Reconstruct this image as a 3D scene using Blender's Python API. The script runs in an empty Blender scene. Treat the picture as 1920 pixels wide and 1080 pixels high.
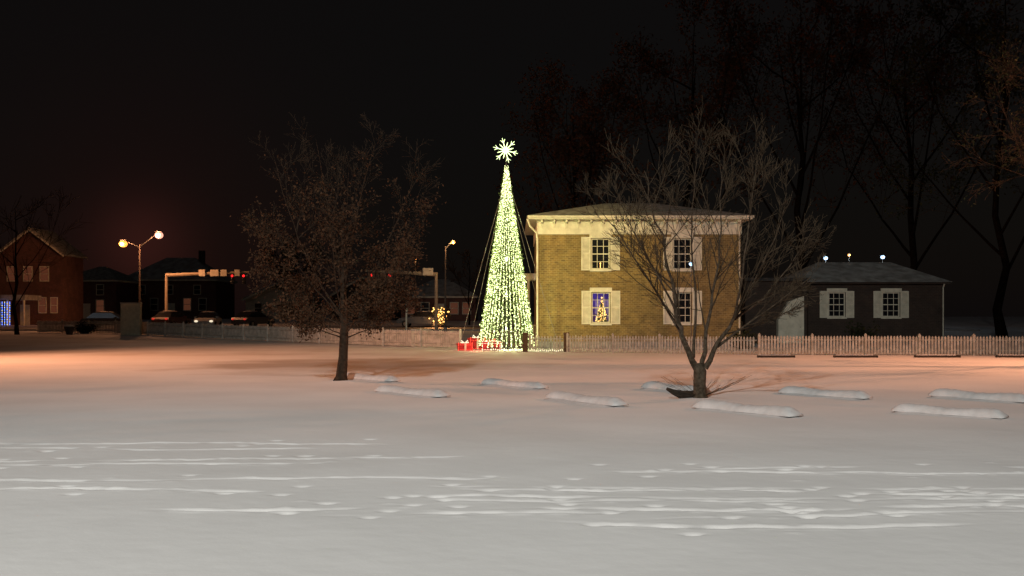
import bpy, math, random
import numpy as np
from mathutils import Vector, Matrix
SC=bpy.context.scene; COL=SC.collection
SC.view_settings.view_transform='Standard'
R=math.radians
F=1900.0; EYE=1.77; HY=598.0
def P(px,py,Y): return Vector(((px-960)/F*Y, Y, EYE+(HY-py)/F*Y))
def gh(x,y):
    t=y-48
    if t<=0: return 0.0
    if t<8: return .0215*t*t/16
    return .0215*(min(t,102)-4)
# ---------------- materials
def mat(name,col,rough=.7,noise=None,scale=8,metal=0,bump=0,emit=None,estr=0,spec=.3,sample=False):
    m=bpy.data.materials.new(name); m.use_nodes=True; nt=m.node_tree; b=nt.nodes['Principled BSDF']
    b.inputs['Base Color'].default_value=(*col,1); b.inputs['Roughness'].default_value=rough
    b.inputs['Metallic'].default_value=metal; b.inputs['Specular IOR Level'].default_value=spec
    tc=nt.nodes.new('ShaderNodeTexCoord')
    n=nt.nodes.new('ShaderNodeTexNoise'); n.inputs['Scale'].default_value=scale; n.inputs['Detail'].default_value=6
    nt.links.new(tc.outputs['Object'],n.inputs['Vector'])
    c2=noise if noise else tuple(c*.7 for c in col)
    r=nt.nodes.new('ShaderNodeValToRGB'); r.color_ramp.elements[0].position=.35; r.color_ramp.elements[1].position=.68
    r.color_ramp.elements[0].color=(*c2,1); r.color_ramp.elements[1].color=(*col,1)
    nt.links.new(n.outputs['Fac'],r.inputs['Fac']); nt.links.new(r.outputs['Color'],b.inputs['Base Color'])
    if bump:
        bp=nt.nodes.new('ShaderNodeBump'); bp.inputs['Strength'].default_value=bump; bp.inputs['Distance'].default_value=.05
        nt.links.new(n.outputs['Fac'],bp.inputs['Height']); nt.links.new(bp.outputs['Normal'],b.inputs['Normal'])
    if emit:
        b.inputs['Emission Color'].default_value=(*emit,1); b.inputs['Emission Strength'].default_value=estr
        if not sample: m.cycles.emission_sampling='NONE'
    return m
def brick(name,c1,c2,mortar,ms=.012):
    m=bpy.data.materials.new(name); m.use_nodes=True; nt=m.node_tree; b=nt.nodes['Principled BSDF']
    tc=nt.nodes.new('ShaderNodeTexCoord'); sp=nt.nodes.new('ShaderNodeSeparateXYZ'); cb=nt.nodes.new('ShaderNodeCombineXYZ')
    ad=nt.nodes.new('ShaderNodeMath'); ad.operation='ADD'
    nt.links.new(tc.outputs['Object'],sp.inputs[0]); nt.links.new(sp.outputs[0],ad.inputs[0]); nt.links.new(sp.outputs[1],ad.inputs[1])
    nt.links.new(ad.outputs[0],cb.inputs[0]); nt.links.new(sp.outputs[2],cb.inputs[1])
    br=nt.nodes.new('ShaderNodeTexBrick'); br.inputs['Scale'].default_value=1
    br.inputs['Brick Width'].default_value=.26; br.inputs['Row Height'].default_value=.105; br.inputs['Mortar Size'].default_value=ms
    br.inputs['Color1'].default_value=(*c1,1); br.inputs['Color2'].default_value=(*c2,1); br.inputs['Mortar'].default_value=(*mortar,1)
    nt.links.new(cb.outputs[0],br.inputs['Vector'])
    n=nt.nodes.new('ShaderNodeTexNoise'); n.inputs['Scale'].default_value=1.3; n.inputs['Detail'].default_value=10; n.inputs['Roughness'].default_value=.75
    nt.links.new(tc.outputs['Object'],n.inputs['Vector'])
    mp=nt.nodes.new('ShaderNodeMapRange'); mp.inputs[1].default_value=.3; mp.inputs[2].default_value=.7; mp.inputs[3].default_value=.5; mp.inputs[4].default_value=1.3
    nt.links.new(n.outputs['Fac'],mp.inputs[0])
    mx=nt.nodes.new('ShaderNodeVectorMath'); mx.operation='SCALE'
    nt.links.new(br.outputs['Color'],mx.inputs[0]); nt.links.new(mp.outputs[0],mx.inputs['Scale']); nt.links.new(mx.outputs[0],b.inputs['Base Color'])
    b.inputs['Roughness'].default_value=.85
    return m
def glassmat():
    m=bpy.data.materials.new('clear_glass'); m.use_nodes=True; nt=m.node_tree
    nt.nodes.remove(nt.nodes['Principled BSDF']); o=nt.nodes['Material Output']
    a=nt.nodes.new('ShaderNodeBsdfTransparent'); g=nt.nodes.new('ShaderNodeBsdfGlossy'); g.inputs['Roughness'].default_value=.05
    x=nt.nodes.new('ShaderNodeMixShader'); x.inputs[0].default_value=.06
    nt.links.new(a.outputs[0],x.inputs[1]); nt.links.new(g.outputs[0],x.inputs[2]); nt.links.new(x.outputs[0],o.inputs[0]); return m
M={}
M['white']=mat('white_paint',(.74,.70,.56),.6,(.57,.54,.42),3)
M['fence']=mat('weathered_white_fence',(.50,.46,.39),.8,(.29,.26,.21),5)
M['fence2']=mat('grey_fence',(.62,.56,.48),.8,(.38,.34,.28),4)
M['brick']=brick('olive_brick',(.27,.175,.05),(.15,.095,.032),(.30,.24,.11))
M['redbrick']=brick('red_brick',(.16,.055,.038),(.11,.04,.03),(.15,.11,.09))
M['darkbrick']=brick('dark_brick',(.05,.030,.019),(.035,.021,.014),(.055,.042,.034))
M['roof']=mat('snow_dusted_shingle',(.40,.39,.34),.9,(.16,.15,.13),2.5,bump=.3)
M['roofsnow']=mat('snow_roof',(.42,.42,.40),.9,(.22,.21,.19),1.5,bump=.2)
M['darkroof']=mat('dark_roof',(.06,.055,.05),.9,(.03,.03,.03),1.5)
M['darkglass']=mat('dark_glass',(.012,.013,.016),.12,spec=.6)
M['glass']=glassmat()
M['bark']=mat('grey_bark',(.10,.078,.055),.95,(.04,.03,.02),14,bump=.6,spec=.1)
M['twig']=mat('brown_twigs',(.075,.055,.036),.95,(.04,.028,.018),6,spec=.05)
M['darkbark']=mat('dark_bark',(.055,.036,.024),.95,(.026,.018,.012),10,bump=.5,spec=.1)
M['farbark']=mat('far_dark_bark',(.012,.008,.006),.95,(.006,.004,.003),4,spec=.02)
M['leaf']=mat('dry_brown_leaf',(.095,.050,.027),.9,(.04,.022,.012),3,spec=.1)
M['rustleaf']=mat('rust_leaf',(.085,.032,.014),.9,(.04,.015,.008),1,spec=.1)
M['greenleaf']=mat('evergreen_leaf',(.04,.045,.02),.9,(.02,.022,.01),1,spec=.1)
M['tinsel']=mat('green_garland',(.14,.19,.07),.6,(.05,.09,.02),10)
M['snow']=mat('packed_snow',(.66,.65,.64),.8,(.55,.54,.53),6,bump=.15,spec=.1)
M['conc']=mat('weathered_concrete',(.3,.29,.28),.9,(.2,.19,.18),12,bump=.3)
M['metal']=mat('galvanised_steel',(.22,.21,.2),.6,metal=.2)
M['dmetal']=mat('dark_painted_metal',(.04,.04,.04),.5)
M['lpole']=mat('brown_lamp_pole',(.12,.10,.08),.7,(.08,.06,.05),3)
M['wood']=mat('dark_brown_wood',(.10,.055,.03),.8,(.05,.03,.015),8)
M['beige']=mat('beige_board',(.6,.55,.42),.8,(.45,.40,.3),4)
M['mast']=mat('pale_painted_mast',(.42,.36,.26),.6,(.34,.28,.2),4)
M['rubber']=mat('black_rubber',(.02,.02,.02),.9)
M['slush']=mat('slushy_road',(.32,.30,.29),.8,(.12,.11,.11),.6,bump=.2)
M['red']=mat('red_fabric',(.5,.03,.03),.6)
M['earth']=mat('bare_earth',(.045,.032,.024),.95,(.02,.015,.01),10,bump=.5)
def E(name,c,s,sample=False): return mat(name,tuple(min(1,x*.5) for x in c),.5,emit=c,estr=s,sample=sample)
M['bulb']=E('pale_yellow_green_bulb',(.88,1,.46),3.2)
M['flake']=E('snowflake_bulb',(.80,1,.48),2.4)
M['warmbulb']=E('amber_bulb',(1,.55,.15),3.0)
M['redbulb']=E('red_bulb',(1,.10,.06),1.5)
M['whitebulb']=E('warm_white_bulb',(1,.9,.65),1.5)
M['bluebulb']=E('blue_bulb',(.15,.25,1),3)
M['sodium']=E('sodium_lens',(1,.38,.07),1.6)
M['sodium2']=E('small_sodium_lens',(1,.42,.10),1.4)
M['violet']=E('violet_orange_lens',(1,.42,.30),1.5)
M['ledwhite']=E('cool_white_lens',(.45,.68,1),2.2)
M['redlens']=E('red_signal_lens',(1,.02,.02),2)
M['offlens']=mat('unlit_lens',(.03,.03,.03),.3)
M['litpane']=E('dim_lit_pane',(.30,.10,.05),.2)
M['headl']=E('headlight_lens',(1,.85,.6),1.0)
M['taill']=E('tail_lens',(1,.04,.03),.5)
M['carpaint']=mat('grey_car_paint',(.05,.05,.055),.35,spec=.5)
M['carwhite']=mat('white_car_paint',(.35,.35,.35),.35,spec=.5)
M['cardark']=mat('dark_red_car_paint',(.04,.012,.012),.35,spec=.5)
M['carsnow']=mat('thin_car_snow',(.25,.24,.23),.9,(.12,.11,.11),3)
M['violetwall']=mat('violet_lit_wall',(.3,.25,.6),.9)
STUFF={'bulbs','garland','leaves','foliage','crown','blue_bulbs','white_bulbs','root_sprouts','stems'}
# ---------------- mesh builder
class MB:
    def __init__(s): s.v=[]; s.f=[]
    def box(s,c,sz,rz=0,taper=1.0):
        b=len(s.v); hx,hy,hz=sz[0]/2,sz[1]/2,sz[2]/2; cs,sn=math.cos(rz),math.sin(rz)
        for z in(-1,1):
            k=taper if z>0 else 1
            for x,y in((-1,-1),(1,-1),(1,1),(-1,1)):
                X=x*hx*k;Y=y*hy*k; s.v.append((c[0]+X*cs-Y*sn,c[1]+X*sn+Y*cs,c[2]+z*hz))
        s.f+= [tuple(b+i for i in q) for q in((3,2,1,0),(4,5,6,7),(0,1,5,4),(1,2,6,5),(2,3,7,6),(3,0,4,7))]; return s
    def bb(s,x0,x1,y0,y1,z0,z1): return s.box(((x0+x1)/2,(y0+y1)/2,(z0+z1)/2),(x1-x0,y1-y0,z1-z0))
    def tube(s,pts,rad,n=6,cap=False):
        b=len(s.v); N=len(pts)
        for i,p in enumerate(pts):
            d=(pts[min(i+1,N-1)]-pts[max(i-1,0)]); d=d.normalized() if d.length>1e-9 else Vector((0,0,1))
            a=Vector((1,0,0)) if abs(d.x)<.8 else Vector((0,1,0)); u=d.cross(a).normalized(); w=d.cross(u)
            r=rad[i] if hasattr(rad,'__len__') else rad
            for k in range(n):
                t=2*math.pi*k/n; q=p+u*(r*math.cos(t))+w*(r*math.sin(t)); s.v.append((q.x,q.y,q.z))
        for i in range(N-1):
            for k in range(n):
                k2=(k+1)%n; s.f.append((b+i*n+k,b+i*n+k2,b+(i+1)*n+k2,b+(i+1)*n+k))
        if cap: s.f.append(tuple(b+k for k in reversed(range(n)))); s.f.append(tuple(b+(N-1)*n+k for k in range(n)))
        return s
    def cyl(s,c,r,h,n=12,r2=None): return s.tube([Vector(c),Vector((c[0],c[1],c[2]+h))],[r,r if r2 is None else r2],n,True)
    def octa(s,c,r,rz=None):
        b=len(s.v); rz=rz or r
        s.v+=[(c[0]+r,c[1],c[2]),(c[0],c[1]+r,c[2]),(c[0]-r,c[1],c[2]),(c[0],c[1]-r,c[2]),(c[0],c[1],c[2]+rz),(c[0],c[1],c[2]-rz)]
        for k in range(4): s.f+=[(b+k,b+(k+1)%4,b+4),(b+(k+1)%4,b+k,b+5)]
        return s
    def ell(s,c,rx,ry,rz,n=12,m=7):
        b=len(s.v)
        for i in range(m+1):
            ph=math.pi*i/m
            for k in range(n):
                t=2*math.pi*k/n; s.v.append((c[0]+rx*math.sin(ph)*math.cos(t)+1e-5*k*(i in(0,m)),c[1]+ry*math.sin(ph)*math.sin(t),c[2]+rz*math.cos(ph)))
        for i in range(m):
            for k in range(n): s.f.append((b+i*n+k,b+(i+1)*n+k,b+(i+1)*n+(k+1)%n,b+i*n+(k+1)%n))
        return s
    def poly(s,pts):
        b=len(s.v); s.v+=[tuple(p) for p in pts]; s.f.append(tuple(range(b,b+len(pts)))); return s
    def prism(s,prof,y0,y1,axis='y'):
        b=len(s.v); n=len(prof)
        for y in(y0,y1):
            for a,z in prof: s.v.append((a,y,z) if axis=='y' else (y,a,z))
        s.f.append(tuple(b+i for i in range(n))); s.f.append(tuple(b+n+i for i in reversed(range(n))))
        for i in range(n): j=(i+1)%n; s.f.append((b+j,b+i,b+n+i,b+n+j))
        return s
    def build(s,name,m,parent=None,smooth=False,label=None):
        me=bpy.data.meshes.new(name); me.from_pydata(s.v,[],s.f); me.materials.append(M[m] if isinstance(m,str) else m)
        if smooth: me.polygons.foreach_set('use_smooth',[True]*len(me.polygons))
        me.update(); o=bpy.data.objects.new(name,me); COL.objects.link(o)
        if parent: o.parent=parent
        if label: o['label']=label
        if name in STUFF: o['kind']='stuff'
        return o
def thing(name,label,cat,loc=(0,0,0),rz=0,group=None):
    o=bpy.data.objects.new(name,None); COL.objects.link(o); o.location=loc; o.rotation_euler=(0,0,rz); o.empty_display_size=.2
    o['label']=label; o['category']=cat
    if group:o['group']=group
    return o
def copy_tree(o,parent=None):
    c=o.copy(); COL.objects.link(c); c.parent=parent
    for ch in list(o.children): copy_tree(ch,c)
    return c
def light(kind,loc,power,col,radius=.2,parent=None,target=None,cone=120,blend=.8,name='lamp_light'):
    l=bpy.data.lights.new(name,kind); l.energy=power; l.color=col; l.shadow_soft_size=radius
    if kind=='SPOT': l.spot_size=R(cone); l.spot_blend=blend
    o=bpy.data.objects.new(name,l); COL.objects.link(o); o.location=loc
    if target is not None: o.rotation_euler=(Vector(target)-Vector(loc)).to_track_quat('-Z','Y').to_euler()
    if parent: o.parent=parent; 
    return o
rng=random.Random(5)
# ---------------- ground
def vnoise(x,y,s,seed):
    g=np.random.RandomState(seed).rand(256,256); X=x/s+1000;Y=y/s+1000
    xi=np.floor(X).astype(int);yi=np.floor(Y).astype(int);fx=X-xi;fy=Y-yi;fx=fx*fx*(3-2*fx);fy=fy*fy*(3-2*fy)
    a=g[xi%256,yi%256];b=g[(xi+1)%256,yi%256];c=g[xi%256,(yi+1)%256];d=g[(xi+1)%256,(yi+1)%256]
    return a*(1-fx)*(1-fy)+b*fx*(1-fy)+c*(1-fx)*fy+d*fx*fy-.5
xs=np.concatenate([-np.geomspace(400,9.5,45),np.arange(-9,9.01,.04),np.geomspace(9.5,400,45)])
ys=np.concatenate([-np.geomspace(80,.5,14),np.arange(0,6,.4),np.arange(6,16,.024),np.arange(16,34,.12),np.arange(34,70,.5),np.arange(70,160,3),np.geomspace(162,900,14)])
XX,YY=np.meshgrid(xs,ys)
T=YY-48
Z=np.where(T<=0,0,np.where(T<8,.0215*T*T/16,.0215*(np.minimum(T,102)-4)))
near=np.clip((48-YY)/10,0,1)
Z=Z+vnoise(XX,YY,6,1)*.06*near+vnoise(XX,YY,2.2,2)*.024*near+vnoise(XX,YY,.5,4)*.008*near+vnoise(XX,YY,.13,8)*.003*near*(YY<16)
trk=[(14.3,-.02,-99,-1.6,.8),(13.0,.03,-99,-.5,.9),(11.75,-.03,1.0,99,1.0),(11.3,.02,-99,0,.8),(10.35,-.035,-99,99,1.0),(10.0,-.02,-1,99,.8),(9.35,.0,-3.5,99,1.0),(9.12,.02,-2,99,.8),(8.65,.01,.3,4.2,.8),(11.95,-.02,2,99,.8),(13.9,.01,-99,-2.5,.7),(10.7,-.03,-1,99,.6),(9.7,-.01,-2.5,5,.6),(12.5,.02,-99,-2,.6),(8.9,-.015,1.0,99,.5)]
for i,(y0,sl,xa,xb,am) in enumerate(trk):
    c=y0+sl*XX+vnoise(XX,XX*0,2.2,20+i)*.30+vnoise(XX,XX*0,.5,40+i)*.09+vnoise(XX,XX*0,.17,140+i)*.04
    d=(YY-c); fade=np.clip((XX-xa)*1.5,0,1)*np.clip((xb-XX)*1.5,0,1)
    on=np.clip((vnoise(XX,YY*.2,1.1,60+i)+.30)*3.0,0,1)*fade
    rough=.55+vnoise(XX,YY*.3,.22,160+i)*1.0
    Z-=am*.050*on*rough*np.exp(-(d/.034)**2)
    Z+=am*.005*on*np.exp(-((d-.09)/.04)**2)*(.4+vnoise(XX,YY,.10,80+i)*2.6)
    Z+=am*.008*on*np.exp(-((d+.10)/.04)**2)*(.3+vnoise(XX,YY,.12,95+i)*2.8)
for k in range(280):
    t=rng.choice(trk); x=rng.uniform(-7,7); 
    if not(t[2]<x<t[3]): continue
    y=t[0]+t[1]*x+rng.gauss(0,.30); a=rng.choice([-.035,-.028,.008]); 
    m=(abs(XX-x)<.4)&(abs(YY-y)<.4); Z[m]+=a*np.exp(-(((XX[m]-x)/.07)**2+((YY[m]-y)/.04)**2))
for (x,y,r) in ((4.1,22.1,.35),(-4.75,28.7,.4)):
    Z+=.05*np.exp(-((XX-x)**2+(YY-y)**2)/(r*r*2))
ny,nx=XX.shape; V=np.stack([XX,YY,Z],-1).reshape(-1,3)
idx=np.arange(nx*ny).reshape(ny,nx); Q=np.stack([idx[:-1,:-1],idx[:-1,1:],idx[1:,1:],idx[1:,:-1]],-1).reshape(-1,4)
me=bpy.data.meshes.new('snow_ground'); me.vertices.add(len(V)); me.vertices.foreach_set('co',V.ravel())
me.loops.add(Q.size); me.loops.foreach_set('vertex_index',Q.ravel().astype(np.int32)); me.polygons.add(len(Q))
me.polygons.foreach_set('loop_start',np.arange(0,Q.size,4,dtype=np.int32)); me.polygons.foreach_set('loop_total',np.full(len(Q),4,dtype=np.int32))
me.polygons.foreach_set('use_smooth',np.ones(len(Q),dtype=bool)); me.update(calc_edges=True); me.validate()
g=bpy.data.objects.new('ground',me); COL.objects.link(g); g['kind']='structure'
m=bpy.data.materials.new('snow_ground'); m.use_nodes=True; nt=m.node_tree; b=nt.nodes['Principled BSDF']; b.inputs['Roughness'].default_value=.8; b.inputs['Specular IOR Level'].default_value=.1
tc=nt.nodes.new('ShaderNodeTexCoord')
def nz(scale,det=5):
    n=nt.nodes.new('ShaderNodeTexNoise'); n.inputs['Scale'].default_value=scale; n.inputs['Detail'].default_value=det; nt.links.new(tc.outputs['Object'],n.inputs['Vector']); return n
def mth(op,a,bv,clamp=False):
    n=nt.nodes.new('ShaderNodeMath'); n.operation=op; n.use_clamp=clamp
    for i,q in enumerate((a,bv)):
        if isinstance(q,(int,float)): n.inputs[i].default_value=q
        else: nt.links.new(q,n.inputs[i])
    return n.outputs[0]
sp=nt.nodes.new('ShaderNodeSeparateXYZ'); nt.links.new(tc.outputs['Object'],sp.inputs[0])
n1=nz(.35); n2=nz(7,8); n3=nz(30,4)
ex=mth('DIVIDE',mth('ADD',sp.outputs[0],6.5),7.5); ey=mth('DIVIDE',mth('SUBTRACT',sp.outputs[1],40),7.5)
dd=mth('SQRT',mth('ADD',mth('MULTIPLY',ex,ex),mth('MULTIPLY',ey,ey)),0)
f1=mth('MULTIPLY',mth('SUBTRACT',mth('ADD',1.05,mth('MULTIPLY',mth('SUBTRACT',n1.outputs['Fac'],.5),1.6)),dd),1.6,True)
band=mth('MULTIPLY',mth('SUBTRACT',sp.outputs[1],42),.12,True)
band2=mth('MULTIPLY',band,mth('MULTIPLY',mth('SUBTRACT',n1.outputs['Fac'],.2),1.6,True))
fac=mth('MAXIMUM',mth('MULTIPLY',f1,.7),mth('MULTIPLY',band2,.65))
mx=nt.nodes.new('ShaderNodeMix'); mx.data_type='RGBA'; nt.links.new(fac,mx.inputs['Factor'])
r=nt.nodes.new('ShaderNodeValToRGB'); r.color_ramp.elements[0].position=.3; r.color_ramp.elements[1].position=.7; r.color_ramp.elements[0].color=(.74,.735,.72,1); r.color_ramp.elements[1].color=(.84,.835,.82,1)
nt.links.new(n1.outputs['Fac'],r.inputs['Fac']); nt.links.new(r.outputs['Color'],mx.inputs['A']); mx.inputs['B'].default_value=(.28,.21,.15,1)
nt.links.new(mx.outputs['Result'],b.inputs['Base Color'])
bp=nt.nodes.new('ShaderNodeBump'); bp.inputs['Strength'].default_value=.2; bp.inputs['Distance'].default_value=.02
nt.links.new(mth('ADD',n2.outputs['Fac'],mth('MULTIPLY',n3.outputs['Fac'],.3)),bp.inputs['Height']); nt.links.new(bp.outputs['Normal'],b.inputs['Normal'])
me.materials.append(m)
rb=MB()
for i in range(30):
    x0=-110+i*5
    rb.poly([(x0,87,gh(0,87)+.03),(x0+5,87,gh(0,87)+.03),(x0+5,100,gh(0,100)+.03),(x0,100,gh(0,100)+.03)])
o=rb.build('road','slush'); o['kind']='structure'
kb=MB(); kb.bb(-110,40,86.6,86.95,gh(0,86)-.1,gh(0,86)+.15); o=kb.build('kerb','conc'); o['kind']='structure'
# ---------------- trees
Zv=Vector((0,0,1))
def rv(r): return Vector((r.gauss(0,1),r.gauss(0,1),r.gauss(0,1)))
def interp(pts,t):
    f=t*(len(pts)-1); i=min(int(f),len(pts)-2); return pts[i].lerp(pts[i+1],f-i),(pts[i+1]-pts[i]).normalized()
WAND=[.10]
def grow(buf,p,d,L,r0,lvl,maxl,r,up,ends,nch,ang,rmin):
    n=4 if lvl<2 else 3; pts=[p.copy()]; rad=[r0]
    for i in range(n):
        d=(d+rv(r)*WAND[0]+Zv*up*.14).normalized(); p=p+d*(L/n); pts.append(p.copy()); rad.append(max(rmin,r0*(1-.75*(i+1)/n)))
    buf.tube(pts,rad,5 if lvl<1 else 3)
    if lvl>=maxl: ends.append(p); ends.append(pts[1]); return
    spawn(buf,pts,rad,L,lvl,maxl,r,up,ends,nch,ang,rmin,.22)
def spawn(buf,pts,rad,L,lvl,maxl,r,up,ends,nch,ang,rmin,t0):
    for k in range(nch[lvl]):
        t=r.uniform(t0,1); q,dd=interp(pts,t); ra=rad[0]+(rad[-1]-rad[0])*t
        perp=dd.cross(rv(r)).normalized(); a=R(r.gauss(ang,10))
        nd=(dd*math.cos(a)+perp*math.sin(a)).normalized()
        grow(buf,q,nd,L*r.uniform(.36,.66)*(1.2-.5*t),max(rmin,min(ra*.55,.022)),lvl+1,maxl,r,up,ends,nch,ang,rmin)
def leafmesh(pts,n,size,spread,r,zmax=None,zfade=None):
    b=MB()
    for k in range(n):
        p=r.choice(pts)
        if zmax is not None and r.random()<max(0,(p.z-zmax)/zfade): continue
        c=p+rv(r)*spread; a=rv(r).normalized(); u=a.cross(rv(r)).normalized(); s=size*r.uniform(.6,1.3)
        b.poly([c+a*s,c+u*s*.55,c-a*s,c-u*s*.55])
    return b
def tree(label,loc,trunk,limbs,seed,nch,maxl,ang,up,rmin,bark='bark',leaf=None,leafn=0,leafs=.06,lspread=.12,zmax=None,zfade=1,name='bare_tree',cat='tree',group=None,t0=.25,LF=1.0,twig=None):
    r=random.Random(seed); root=thing(name,label,cat,loc,0,group)
    tb=MB(); tp=[Vector(p) for p in trunk[0]]; tb.tube(tp,trunk[1],10,True); tb.build('trunk',bark,root,True)
    cr=MB(); ends=[]
    for pts,r0,r1 in limbs:
        pts=[Vector(p) for p in pts]; sm=[]
        for i in range(len(pts)-1):
            for k in range(3): sm.append(pts[i].lerp(pts[i+1],k/3)+(rv(r)*.014*(r0*20) if (i+k) else Vector()))
        sm.append(pts[-1]); n=len(sm); rad=[r0+(r1-r0)*(i/(n-1))**.7 for i in range(n)]
        lb=MB(); lb.tube(sm,rad,7); lb.build('limb',bark,root,True)
        L=sum((sm[i+1]-sm[i]).length for i in range(n-1))
        spawn(cr,sm,rad,L*LF,0,maxl,r,up,ends,nch,ang,rmin,t0)
    cr.build('crown',twig or bark,root)
    if leaf: leafmesh(ends,leafn,leafs,lspread,r,zmax,zfade).build('leaves',leaf,root)
    return root,ends
B=Vector((4.1,22.1,0))
def L(*a): return [tuple(P(px,py,22.1+dy)-B) for px,py,dy in a]
WAND[0]=.045
rt,_=tree('multi-stemmed bare tree with forked grey trunk standing among the parking stops',tuple(B),
 ([(0.01,0,-.05),(0,0,.12),(-.01,0,.35),(0,0,.62),(-.03,0,.8)],[.22,.15,.135,.14,.10]),
 [(L((1308,695,0),(1285,645,-.2),(1270,600,-.3),(1264,550,-.4),(1246,470,-.6),(1222,390,-.8),(1208,320,-.9)),.08,.006),
  (L((1315,695,0),(1322,640,.3),(1334,575,.4),(1346,490,.5),(1352,400,.5),(1350,310,.6)),.065,.006),
  (L((1322,690,0),(1345,645,-.1),(1378,598,-.1),(1415,530,0),(1452,450,.1),(1480,370,.2)),.07,.006),
  (L((1345,650,0),(1395,612,-.6),(1455,570,-1.0),(1520,520,-1.4)),.035,.006),
  (L((1378,598,0),(1430,560,.6),(1480,500,1.0),(1525,430,1.3)),.035,.006),
  (L((1285,640,-.2),(1245,570,.3),(1195,490,.7),(1155,430,1.0),(1130,400,1.2)),.04,.006),
  (L((1300,670,0),(1306,580,.8),(1296,460,1.3),(1300,360,1.5),(1308,290,1.7)),.04,.006),
  (L((1375,600,-.1),(1388,540,-.8),(1400,450,-1.2),(1412,360,-1.4),(1420,300,-1.5)),.035,.006),
  (L((1266,580,-.4),(1235,520,-1),(1190,440,-1.4),(1160,370,-1.6)),.03,.006)],
 11,[12,6,4,3],3,33,.45,.0042,LF=.56,twig='twig')
sk=MB(); r=random.Random(4)
for k in range(26):
    a=r.uniform(0,6.28); p=Vector((math.cos(a)*.1,math.sin(a)*.1,.1)); d=Vector((math.cos(a),math.sin(a),.35)); 
    sk.tube([p,p+d*.4,p+d*r.uniform(.7,1.1)+Zv*r.uniform(-.05,.15)],[.004,.003,.003],3)
sk.build('root_sprouts','twig',rt)
B=Vector((-4.78,28.7,0))
def L2(*a): return [tuple(P(px,py,28.7+dy)-B) for px,py,dy in a]
WAND[0]=.07
tree('tree clinging to dry brown leaves with a straight single trunk left of the light tree',tuple(B),
 ([(-.08,0,-.05),(-.05,0,.15),(0,0,.7),(.03,0,1.5),(0,0,2.6),(-.03,.05,3.8),(0,0,5.0)],[.24,.16,.13,.12,.08,.04,.012]),
 [(L2((645,600,0),(605,540,-.3),(560,450,-.7),(530,360,-1),(512,290,-1.2)),.035,.005),
  (L2((648,610,0),(692,540,.2),(728,450,.5),(760,380,.6),(782,320,.7)),.035,.005),
  (L2((645,560,0),(625,450,.4),(608,350,.7),(592,260,.9)),.035,.005),
  (L2((645,540,0),(662,440,-.5),(682,340,-.8),(704,270,-1)),.035,.005),
  (L2((643,610,0),(585,585,.8),(540,550,1.2),(505,490,1.5)),.03,.005),
  (L2((648,610,0),(700,590,-.8),(745,550,-1.1),(775,490,-1.4)),.03,.005),
  (L2((646,600,0),(640,520,1.0),(648,420,1.5),(655,300,1.7)),.03,.005),
  (L2((646,600,0),(630,540,-1.0),(622,440,-1.5),(638,320,-1.7)),.03,.005),
  (L2((645,600,0),(590,540,.4),(545,480,.6),(500,410,.8)),.028,.005),
  (L2((647,600,0),(700,540,.2),(750,480,.3),(795,420,.4)),.028,.005),
  (L2((645,635,0),(605,620,-.6),(565,600,-1.2),(535,580,-1.5)),.022,.005),
  (L2((647,635,0),(690,618,.6),(725,600,1.1),(755,570,1.3)),.022,.005),
  (L2((646,630,0),(660,610,-1.0),(680,590,-1.6),(705,550,-1.9)),.022,.005),
  (L2((646,630,0),(615,615,1.0),(592,590,1.5),(570,550,1.8)),.022,.005)],
 21,[11,7,4,3],3,42,.22,.0045,'darkbark','leaf',19000,.045,.10,2.9,3.4,name='leafy_tree',LF=.46)
WAND[0]=.10
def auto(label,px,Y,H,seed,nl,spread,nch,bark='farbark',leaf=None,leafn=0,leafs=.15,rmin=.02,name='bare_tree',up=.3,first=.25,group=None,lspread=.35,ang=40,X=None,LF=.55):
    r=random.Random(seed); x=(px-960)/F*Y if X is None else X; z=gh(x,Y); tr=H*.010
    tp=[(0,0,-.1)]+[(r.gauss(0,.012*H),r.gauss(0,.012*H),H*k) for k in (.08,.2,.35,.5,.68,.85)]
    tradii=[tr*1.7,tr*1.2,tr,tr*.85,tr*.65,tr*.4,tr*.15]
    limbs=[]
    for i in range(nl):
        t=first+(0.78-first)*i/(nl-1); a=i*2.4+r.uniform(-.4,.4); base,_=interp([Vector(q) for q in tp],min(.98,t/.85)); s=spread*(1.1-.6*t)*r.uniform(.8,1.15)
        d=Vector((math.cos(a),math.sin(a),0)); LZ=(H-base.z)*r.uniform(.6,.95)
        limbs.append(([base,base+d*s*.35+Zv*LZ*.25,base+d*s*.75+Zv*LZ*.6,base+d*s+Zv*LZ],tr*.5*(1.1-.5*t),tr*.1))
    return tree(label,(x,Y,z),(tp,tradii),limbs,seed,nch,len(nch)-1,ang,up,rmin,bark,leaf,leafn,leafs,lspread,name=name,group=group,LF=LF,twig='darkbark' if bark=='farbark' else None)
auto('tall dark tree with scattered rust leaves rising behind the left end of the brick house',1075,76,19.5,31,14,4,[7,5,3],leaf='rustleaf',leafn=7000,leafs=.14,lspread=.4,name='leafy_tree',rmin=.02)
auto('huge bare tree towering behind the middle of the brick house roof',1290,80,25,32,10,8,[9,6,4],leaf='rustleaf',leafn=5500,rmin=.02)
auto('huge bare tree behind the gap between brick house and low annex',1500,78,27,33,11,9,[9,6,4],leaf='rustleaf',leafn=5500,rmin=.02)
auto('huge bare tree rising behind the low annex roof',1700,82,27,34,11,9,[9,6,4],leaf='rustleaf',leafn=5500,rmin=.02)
auto('huge bare tree at the far right beyond the annex end',1880,72,25,35,10,8,[9,6,4],leaf='greenleaf',leafn=6000,rmin=.018)
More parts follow.
